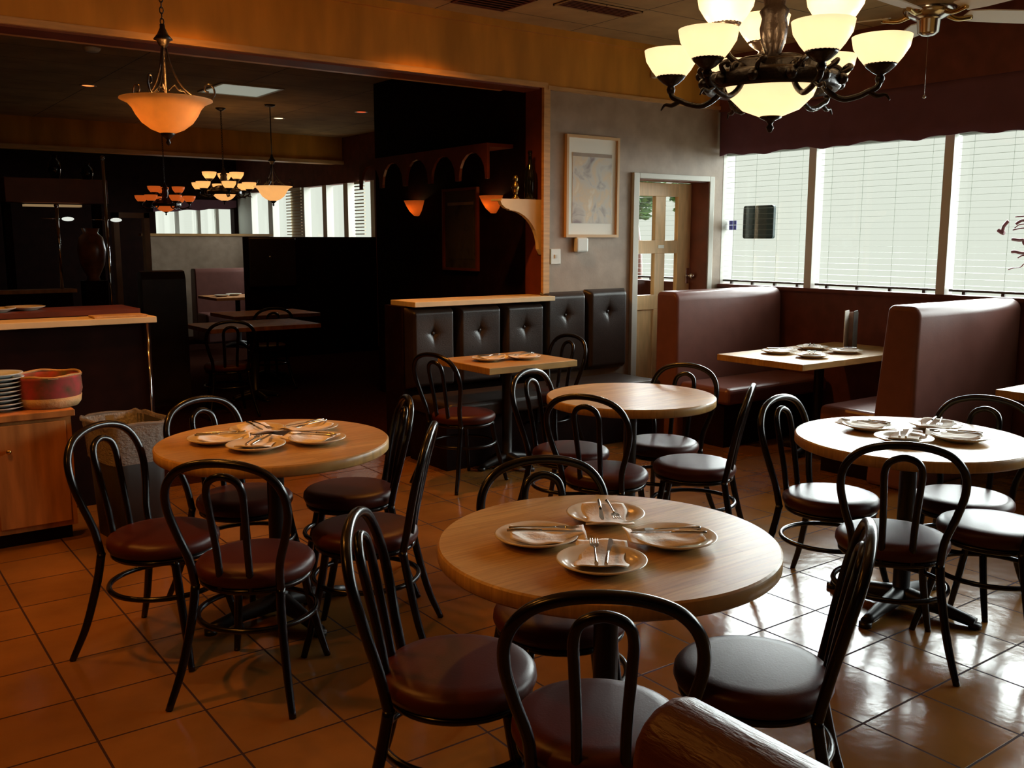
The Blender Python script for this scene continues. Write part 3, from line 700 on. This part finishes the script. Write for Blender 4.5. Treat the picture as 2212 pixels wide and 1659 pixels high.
# ------------------------------------------------------------------ pendants
def pendant(loc, label, R, energy, far=False, rod=False):
    t = thing('pendant_lamp', label, 'pendant lamp', loc, math.radians(-20), 'bowl pendant lamps'); k = R/.21
    pr = [(0,-.150),(.03,-.148),(.075,-.130),(.115,-.100),(.140,-.065),(.155,-.035),(.175,-.012),(.21,.004),(.209,.009),(.17,-.004),(.148,-.03),(.132,-.066),(.108,-.094),(.07,-.122),(0,-.14)]
    MB().lathe([(r*k, z*k) for r, z in pr], seg=56).build('glass_bowl', M['pshade'] if not far else M['pshade_far'], t)
    MB().lathe([(0,-.205*k),(.006*k,-.2*k),(.012*k,-.19*k),(.006*k,-.178*k),(.02*k,-.165*k),(.034*k,-.150*k),(.03*k,-.143*k),(0,-.142*k)], seg=20).build('finial', M['iron'], t)
    MB().lathe([(0,-.14*k),(.006*k,-.14*k),(.006*k,.24*k),(.02*k,.25*k),(.030*k,.272*k),(.044*k,.278*k),(.026*k,.30*k),(.012*k,.33*k),(.012*k,.345*k),(0,.35*k)], seg=16).build('stem', M['iron'], t)
    for j in range(3):
        a = j*2*PI/3+.25; ca, sa = math.cos(a), math.sin(a)
        MB().tube([(x*k*ca, x*k*sa, z*k) for x, z in [(.012,.24),(.03,.16),(.07,.08),(.13,.03),(.19,.012),(.225,.045),(.215,.085),(.185,.085),(.183,.060),(.198,.055)]], .0048*k, seg=8).build('scroll_arm', M['iron'], t)
        MB().tube([(x*k*ca, x*k*sa, z*k) for x, z in [(.012,.05),(.04,.075),(.06,.055),(.085,.05),(.10,.03)]], .004*k, seg=8).build('inner_scroll', M['iron'], t)
    zt = (CEIL2 if far else CEIL) - loc[2]
    if rod: MB().tube([(0,0,.34*k),(0,0,zt)], .006, sub=1).build('rod', M['iron'], t)
    else:
        m = MB(); z = .345*k; q = 0
        while z < zt-.04:
            rr = [(.008*math.cos(u), .016*math.sin(u)) for u in [j*PI/4 for j in range(8)]]
            m.tube([((x if q % 2 == 0 else 0), (0 if q % 2 == 0 else x), z+.013+zz) for x, zz in rr], .0026, closed=True, seg=6, sub=2); z += .025; q += 1
        m.build('chain', M['iron'], t)
    MB().lathe([(0,zt-.03),(.05,zt-.02),(.065,zt),(0,zt)], seg=24).build('canopy', M['iron'], t)
    if energy: bulb('bulb_light', (.085,-.045,-.040), energy, t, .02, (1,.48,.13)); bulb('bulb_light', (-.07,-.02,-.045), energy*.30, t, .02, (1,.35,.08))
    return t
pendant((1.416,4.672,2.212), 'bell shaped amber glass pendant on a chain before the left opening', .21, 5.0)
pendant((4.42,10.72,2.17), 'small lit glass pendant on a thin rod in the back room', .225, 0, True, True)

# ------------------------------------------------------------------ ceiling fan, vents, lamps
fan = thing('ceiling_fan', 'silver ceiling fan with pale blades at the top right corner', 'ceiling fan', (4.92,2.94,.02))
MB().lathe([(0,2.62),(.03,2.625),(.055,2.64),(.06,2.70),(.075,2.71),(.12,2.73),(.135,2.76),(.12,2.80),(.05,2.82),(0,2.82)], seg=32).build('motor_housing', M['steel'], fan)
MB().tube([(0,0,2.81),(0,0,3.10)], .012, sub=1).lathe([(0,3.06),(.05,3.07),(.06,3.13),(0,3.13)], seg=24).build('downrod', M['brass'], fan)
for k in range(5):
    a = math.radians(-30+72*k); ca, sa = math.cos(a), math.sin(a)
    Rm = Matrix.Rotation(a, 4, 'Z')
    b = MB().prism([(.20,-.055),(.30,-.068),(.62,-.075),(.66,-.05),(.66,.05),(.62,.075),(.30,.068),(.20,.055)], 'z', -.003, .003)
    bmesh.ops.transform(b.bm, matrix=Rm @ Matrix.Translation((0,0,2.735)) @ Matrix.Rotation(math.radians(-13), 4, 'X'), verts=b.bm.verts)
    bl = b.build('blade', M['mullion'], fan)
    MB().tube([(.10*ca,.10*sa,2.735),(.16*ca,.16*sa,2.715),(.24*ca,.24*sa,2.728)], [.016,.012,.014], seg=8).build('blade_arm', M['brass'], bl)
MB().tube([(0,0,2.625),(0,0,2.32)], .0012, sub=1, seg=6).sphere((0,0,2.31), .010, 10).build('pull_chain', M['steel'], fan)
def vent(name, x0, x1, y0, y1, label, n, m):
    t = thing(name, label, 'vent', ((x0+x1)/2,(y0+y1)/2,CEIL-.006), 0, 'ceiling vents'); a, b = (x1-x0)/2, (y1-y0)/2
    MB().box(-a,a,-b,b,.001,.006).build('backing', M['darkwall'], t)
    f = MB().box(-a,a,-b,-b+.012,-.006,.001).box(-a,a,b-.012,b,-.006,.001).box(-a,-a+.012,-b,b,-.006,.001).box(a-.012,a,-b,b,-.006,.001)
    f.build('frame', m, t)
    s = MB()
    for k in range(n): y = -b+.012+(k+.5)*(2*b-.024)/n; s.box(-a+.012,a-.012,y-.006,y+.006,-.004,-.002)
    s.build('louvres', M['redwood'], t)
vent('ceiling_vent', 4.22, 4.86, 5.06, 5.27, 'long dark ceiling vent with a pale edge near the amber header', 6, M['ceil'])
vent('ceiling_vent', 3.62, 4.05, 5.22, 5.62, 'square dark ceiling vent at the top edge, left of the long vent', 7, M['redwood'])
def downlight(x, y, z, label, m, power, col=WARM, spot=130):
    t = thing('downlight', label, 'ceiling light', (x, y, z), 0, 'recessed ceiling lights')
    MB().lathe([(.055,-.001),(.075,-.008),(.08,-.006),(.08,0),(.055,0)], seg=28).build('trim_ring', M['doortrim'], t)
    MB().lathe([(0,-.003),(.055,-.003),(.055,-.0005),(0,-.0005)], seg=28).build('lens', m, t)
    if power:
        l = bpy.data.lights.new('downlight_lamp', 'SPOT'); l.energy = power; l.color = col; l.spot_size = math.radians(spot); l.spot_blend = .8; l.shadow_soft_size = .06
        q = bpy.data.objects.new('downlight_lamp', l); C.objects.link(q); q.parent = t; q.location = (0,0,-.02)
    return t
LO = mat('orange lamp lens', (1,.4,.1), .5, emit=(1,.22,.05), es=2.0); LW = mat('warm white lamp lens', (1,.8,.5), .5, emit=(1,.75,.40), es=2.5); LR = mat('red orange lamp lens', (1,.3,.1), .5, emit=(1,.10,.02), es=1.2)
downlight(2.41,10.48,CEIL2,'small orange recessed light on the back room ceiling, left of the amber pendant', LO, 3)
downlight(4.98,11.81,CEIL2,'bright warm recessed light on the back room ceiling beside the far pendant rod', LW, 6)
downlight(5.55,10.64,CEIL2,'red orange recessed light on the back room ceiling at the end of the dark wall', LR, 3)
for i, (x, y, p) in enumerate([(.1,3.4,105),(.0,5.0,80),(-1.2,1.7,95),(1.9,5.3,95),(3.5,5.3,125)]):  # unseen lamps added to warm the front floor and the header
    downlight(x, y, CEIL, 'added unseen ceiling light over the front room, ' + ['above the floor left of the left table','above the oak cabinet','at the left side of the front room','before the amber header by the pendant','before the ledge of the tufted bench'][i], LW, p)
pl = thing('ceiling_light_panel', 'softly glowing rectangular light panel on the back room ceiling', 'ceiling light', (3.75,9.85,CEIL2-.004))
MB().box(-.30,.30,-.33,.33,-.002,.002).build('diffuser', M['panel'], pl)
MB().box(-.33,.33,-.36,-.33,-.008,.004).box(-.33,.33,.33,.36,-.008,.004).box(-.33,-.30,-.33,.33,-.008,.004).box(.30,.33,-.33,.33,-.008,.004).build('frame', M['doortrim'], pl)
tag(MB().lathe([(0,-.03),(.05,-.028),(.065,-.01),(.07,0),(0,0)], seg=24).build('smoke_detector', M['white'], None, (1.99,8.45,CEIL2)), 'round pale smoke detector on the back room ceiling, upper left', 'smoke detector')

# ------------------------------------------------------------------ back room: sconces, framed picture, arched shelf, bracket
def sconce(y, z, label):
    t = thing('wall_sconce', label, 'wall lamp', (4.68, y, z), 0, 'wall sconces')
    MB().lathe([(.0,-.145),(.03,-.143),(.075,-.10),(.105,-.05),(.128,0),(.124,0),(.10,-.05),(.07,-.095),(0,-.135)], seg=20, arc=PI, a0=PI/2).build('half_bowl', M['sconceglass'], t)
    MB().box(-.012,0,-.03,.03,-.12,-.01,.003).build('wall_plate', M['iron'], t)
    bulb('bulb_light', (-.05,0,-.05), 1.6, t, .02, (1,.5,.16)); MB().sphere((-.05,0,-.06), .022, 10).build('bulb', M['bulb'], t)
sconce(7.88, 1.93, 'glowing half bowl sconce on the dark wall, the left one of the two')
sconce(6.62, 1.93, 'glowing half bowl sconce on the dark wall just above the curved wooden bracket')
picture('framed_picture', (4.68, 7.12, 1.655), -PI/2, .56, .72, M['artdark'], M['redwood'], 'dim dark framed picture on the shadowy side wall between the two sconces')
sh = thing('arched_wine_shelf', 'dark reddish shelf with a scalloped arched apron high on the shadowy side wall', 'shelf', (4.68, 0, 0))
MB().box(-.26, 0, 6.35, 8.55, 2.30, 2.33).build('shelf_board', M['redwood'], sh)
ap = []
n_ar = 5; y0, y1 = 6.35, 8.55; wa = (y1-y0)/n_ar
poly = [(y0, 2.30)]
for k in range(n_ar):
    ya = y0+k*wa
    poly.append((ya, 2.05))
    poly.append((ya+.03, 2.05))
    for j in range(9): a = PI - j*PI/8; poly.append((ya+wa/2+(wa/2-.03)*math.cos(a), 2.08+.19*math.sin(a)))
    poly.append((ya+wa-.03, 2.05))
poly += [(y1, 2.05), (y1, 2.30)]
MB().prism(poly, 'x', -.26, -.235).build('apron', M['redwood'], sh)
bp = [(4.65,1.86),(4.25,1.86)]
bp += [(4.265,1.83),(4.30,1.805),(4.335,1.797)]
for k in range(10): a = PI/2 - k*PI/18; bp.append((4.335+.285*math.cos(a), 1.495+.295*math.sin(a)))
bp += [(4.625,1.485),(4.65,1.45)]
br = tag(MB().prism(bp, 'y', YW+.03, YW+.07).box(4.26,4.65,YW+.03,YW+.17,1.86,1.875).build('curved_bracket', M['capwood']), 'pale wooden bracket panel with a concave curved edge on the opening post', 'bracket')
bt = MB().lathe([(0,0),(.040,0),(.044,.01),(.044,.20),(.036,.24),(.016,.28),(.014,.35),(.018,.355),(.017,.375),(0,.376)], seg=24).build('wine_bottle', M['darkglass'], None, (4.585, YW+.10, 1.8755))
tag(bt, 'tall dark glass bottle standing on the curved bracket', 'bottle')
fg = MB().lathe([(0,0),(.035,0),(.03,.015),(.012,.03),(.022,.06),(.032,.09),(.022,.12),(.012,.13),(.022,.15),(.016,.18),(0,.185)], seg=18).build('figurine', M['brass'], None, (4.445, YW+.10, 1.8755))
tag(fg, 'small dull gold figurine on the curved bracket beside the bottle', 'figurine')

# ------------------------------------------------------------------ back room: far windows, partitions, counters, posts
mb = MB()
for a, b in ((12.5,12.62),(13.35,13.5),(14.1,14.25),(14.95,15.5),(16.3,16.5),(17.3,18.0)): mb.box(XW, XW+.12, a, b, 1.6, 2.42)
struct('trim_12', mb, M['mullion'])
struct('window_8', MB().box(XW+.1, XW+.105, 12.5, 18.0, 1.6, 2.42), M['glass'])
struct('window_9', MB().box(5.15, 6.62, 18.12, 18.125, 1.66, 2.14), M['glass'])
mb = MB()
for x in (5.55, 5.95, 6.30): mb.box(x-.03, x+.03, 18.02, 18.1, 1.66, 2.14)
struct('trim_13', mb, M['mullion'])
def slat_strip(y0, y1, label):
    t = thing('window_blind', label, 'blind', (XW-.03, (y0+y1)/2, 0), 0, 'back room blinds'); w2 = (y1-y0)/2; m = MB()
    for k in range(15): m.box(-.012,.012,-w2,w2,1.64+k*.05,1.655+k*.05)
    m.build('slats', mat('cream slat', (.65,.52,.34), .6), t); MB().box(-.012,.012,-w2,w2,2.38,2.42).build('head_rail', M['mullion'], t)
slat_strip(12.75, 13.05, 'narrow cream slatted blind in the rightmost distant window')
slat_strip(15.0, 15.6, 'pale slatted blind at the left part of the distant side window')
vt = []
for k in range(21):
    u = k/20; vt.append((5.10+u*1.55, 2.06+.10*u+.012*math.sin(k)))
o = MB().prism([(5.10,2.30)]+vt+[(6.65,2.30)], 'y', 17.93, 17.96).build('window_valance', M['valance']); tag(o, 'dark swagged valance over the farthest window', 'valance')
pa = thing('partition_screen', 'dark tall upholstered partition in the back room with one shiny button', 'partition', (0,12.0,0))
MB().box(4.55,6.45,0,.12,0,1.60,.01).build('panel', M['darkwall'], pa)
pp = MB().box(4.57,5.22,-.05,0,.95,1.59,.02,3).build('tufted_panel', M['leather'], pa); MB().sphere((4.85,-.055,1.34), .02).build('button', M['chrome'], pp)
pc = thing('partition_screen', 'brown panelled partition below the farthest windows', 'partition', (0,15.5,0))
MB().box(4.25,6.3,0,.12,0,1.62).build('panel', M['paper'], pc); MB().box(4.2,6.35,-.03,.15,1.62,1.66).build('cap', M['trimwood'], pc)
bb = thing('booth_bench', 'distant brown booth bench in front of the brown partition', 'booth', (4.75,14.8,0))
soft(MB().prism([(y, z) for y, z in booth_back_profile(-.1,.12,.03,.03,1.12)], 'x', 0, 1.25, True).build('backrest', M['booth'], bb))
MB().box(0,1.25,-.55,-.1,.0,.45,.03).build('seat_cushion', M['booth'], bb)
def far_table(x, y, a, b, label):
    t = thing('square_table', label, 'table', (x, y, 0), 0, 'back room tables')
    MB().box(-a,a,-b,b,.71,.75,.004).build('tabletop', M['cabwood'], t); cross_base(t, .71, .25)
far_table(5.0, 13.6, .45, .40, 'small table with plates before the distant booth bench')
far_table(4.10, 10.3, .5, .38, 'dark reddish table in the back room below the tall dark partition')
far_table(3.45, 9.0, .55, .38, 'dark reddish table in the back room seen between the two half walls')
chair((2.95,8.35), -100, 'dim hoop back chair in front of the nearest back room table')
chair((3.85,9.65), -95, 'dim hoop back chair by the farther reddish table in the back room')
for (x, y), wl in zip([(4.75,13.55),(5.0,13.75),(5.2,13.5)], ['left','middle','right']):
    setting(x, y, 'on the distant small table, the %s one' % wl, 0, cut=False)
ct = thing('service_counter', 'dark reddish service counter just behind the left ledge', 'counter', (0,6.55,0))
MB().box(-2.5,1.62,-.2,.2,0,1.10).build('cabinet', M['darkwall'], ct); MB().box(-2.5,1.68,-.23,.23,1.10,1.13).build('top', M['redwood'], ct)
for (x, y), wl in zip([(.88,6.52),(1.06,6.60)], ['left','right']): setting(x, y, 'on the dark service counter, the %s one' % wl, 0, z=1.1302, cut=False)
tag(MB().box(1.30,1.60,YW-.03,YW+.12,1.1125,1.125,.003).build('menu_board', M['basket']), 'small tan flat menu lying at the end of the left ledge', 'menu')
hw = thing('half_height_screen', 'distant half height screen with an orange brown top at the far left', 'partition', (0,9.0,0))
MB().box(-1.5,1.83,0,.12,0,1.11).build('panel', M['darkwall'], hw); MB().box(-1.5,1.86,-.04,.16,1.11,1.14).build('cap', M['cabwood'], hw)
def lamp_post(x, y, z0, z1, zl, label):
    t = thing('post_lamp', label, 'lamp', (x, y, 0), 0, 'chrome posts with small lamps')
    MB().tube([(0,0,z0),(0,0,z1)], .014, sub=1, seg=12).sphere((0,0,z1), .022, 12).build('post', M['chrome'], t)
    MB().tube([(-.13,0,zl),(.02,0,zl)], .006, sub=1, seg=8).build('bracket_arm', M['chrome'], t)
    MB().sphere((.085,0,zl), .034, 14, (1.5,1,.55)).build('lamp_head', mat('white lamp head', (.9,.9,.85), .4, emit=(.9,.95,.85), es=.8), t)
lamp_post(1.76, 9.06, 1.14, 1.86, 1.745, 'left chrome post with a small white lamp on the far left screen')
lamp_post(2.22, 9.30, 0, 2.30, 1.745, 'right chrome post with a small white lamp, taller than its neighbour')
uc = thing('wall_cabinet', 'dark reddish hanging cabinet with a light strip below, far left', 'cabinet', (0,9.6,0))
MB().box(1.45,2.32,0,.35,1.90,2.12,.005).build('carcass', M['redwood'], uc); MB().box(1.60,2.08,-.02,.1,1.865,1.885).build('light_strip', mat('strip lamp', (.9,.7,.4), .5, emit=(1,.65,.3), es=.22), uc)
MB().box(1.46,1.52,.2,.34,0,1.90).box(2.24,2.30,.2,.34,0,1.90).build('support', M['darkwall'], uc)
for x, h, lb in ((1.90,.22,'dark round jar on the hanging cabinet, the left one'),(2.18,.16,'small glinting jar on the hanging cabinet, the right one')):
    tag(MB().lathe([(0,0),(.04,0),(.055,h*.4),(.05,h*.7),(.025,h*.85),(.03,h),(0,h)], seg=20).build('jar', M['darkglass'], None, (x,9.75,2.1205)), lb, 'jar', 'jars on the hanging cabinet')
ur = tag(MB().lathe([(0,0),(.06,0),(.05,.03),(.10,.14),(.12,.27),(.10,.38),(.06,.42),(.075,.46),(0,.46)], seg=28).build('urn', M['orangeurn'], None, (2.02,9.05,1.205)), 'glazed brown urn faintly lit between the two chrome posts', 'urn')
tag(MB().box(1.93,2.12,8.96,9.14,0,1.205).build('pedestal', M['darkwall']), 'dark pedestal carrying the brown urn', 'pedestal')
fr = struct('trim_14', MB().box(2.33,2.38,9.5,9.6,0,1.82).box(2.33,2.66,9.5,9.6,1.77,1.82).box(2.61,2.66,9.5,9.6,0,1.82), M['paper'], label='pale brown doorway frame in the back room')

tag(MB().prism([(9.1,0),(9.1,1.2),(9.13,1.27),(9.2,1.28),(9.26,1.25),(9.28,0)], 'x', 2.45, 2.85).build('booth_screen', M['leather']), 'black low booth back beside the dark doorway frame in the back room', 'booth')
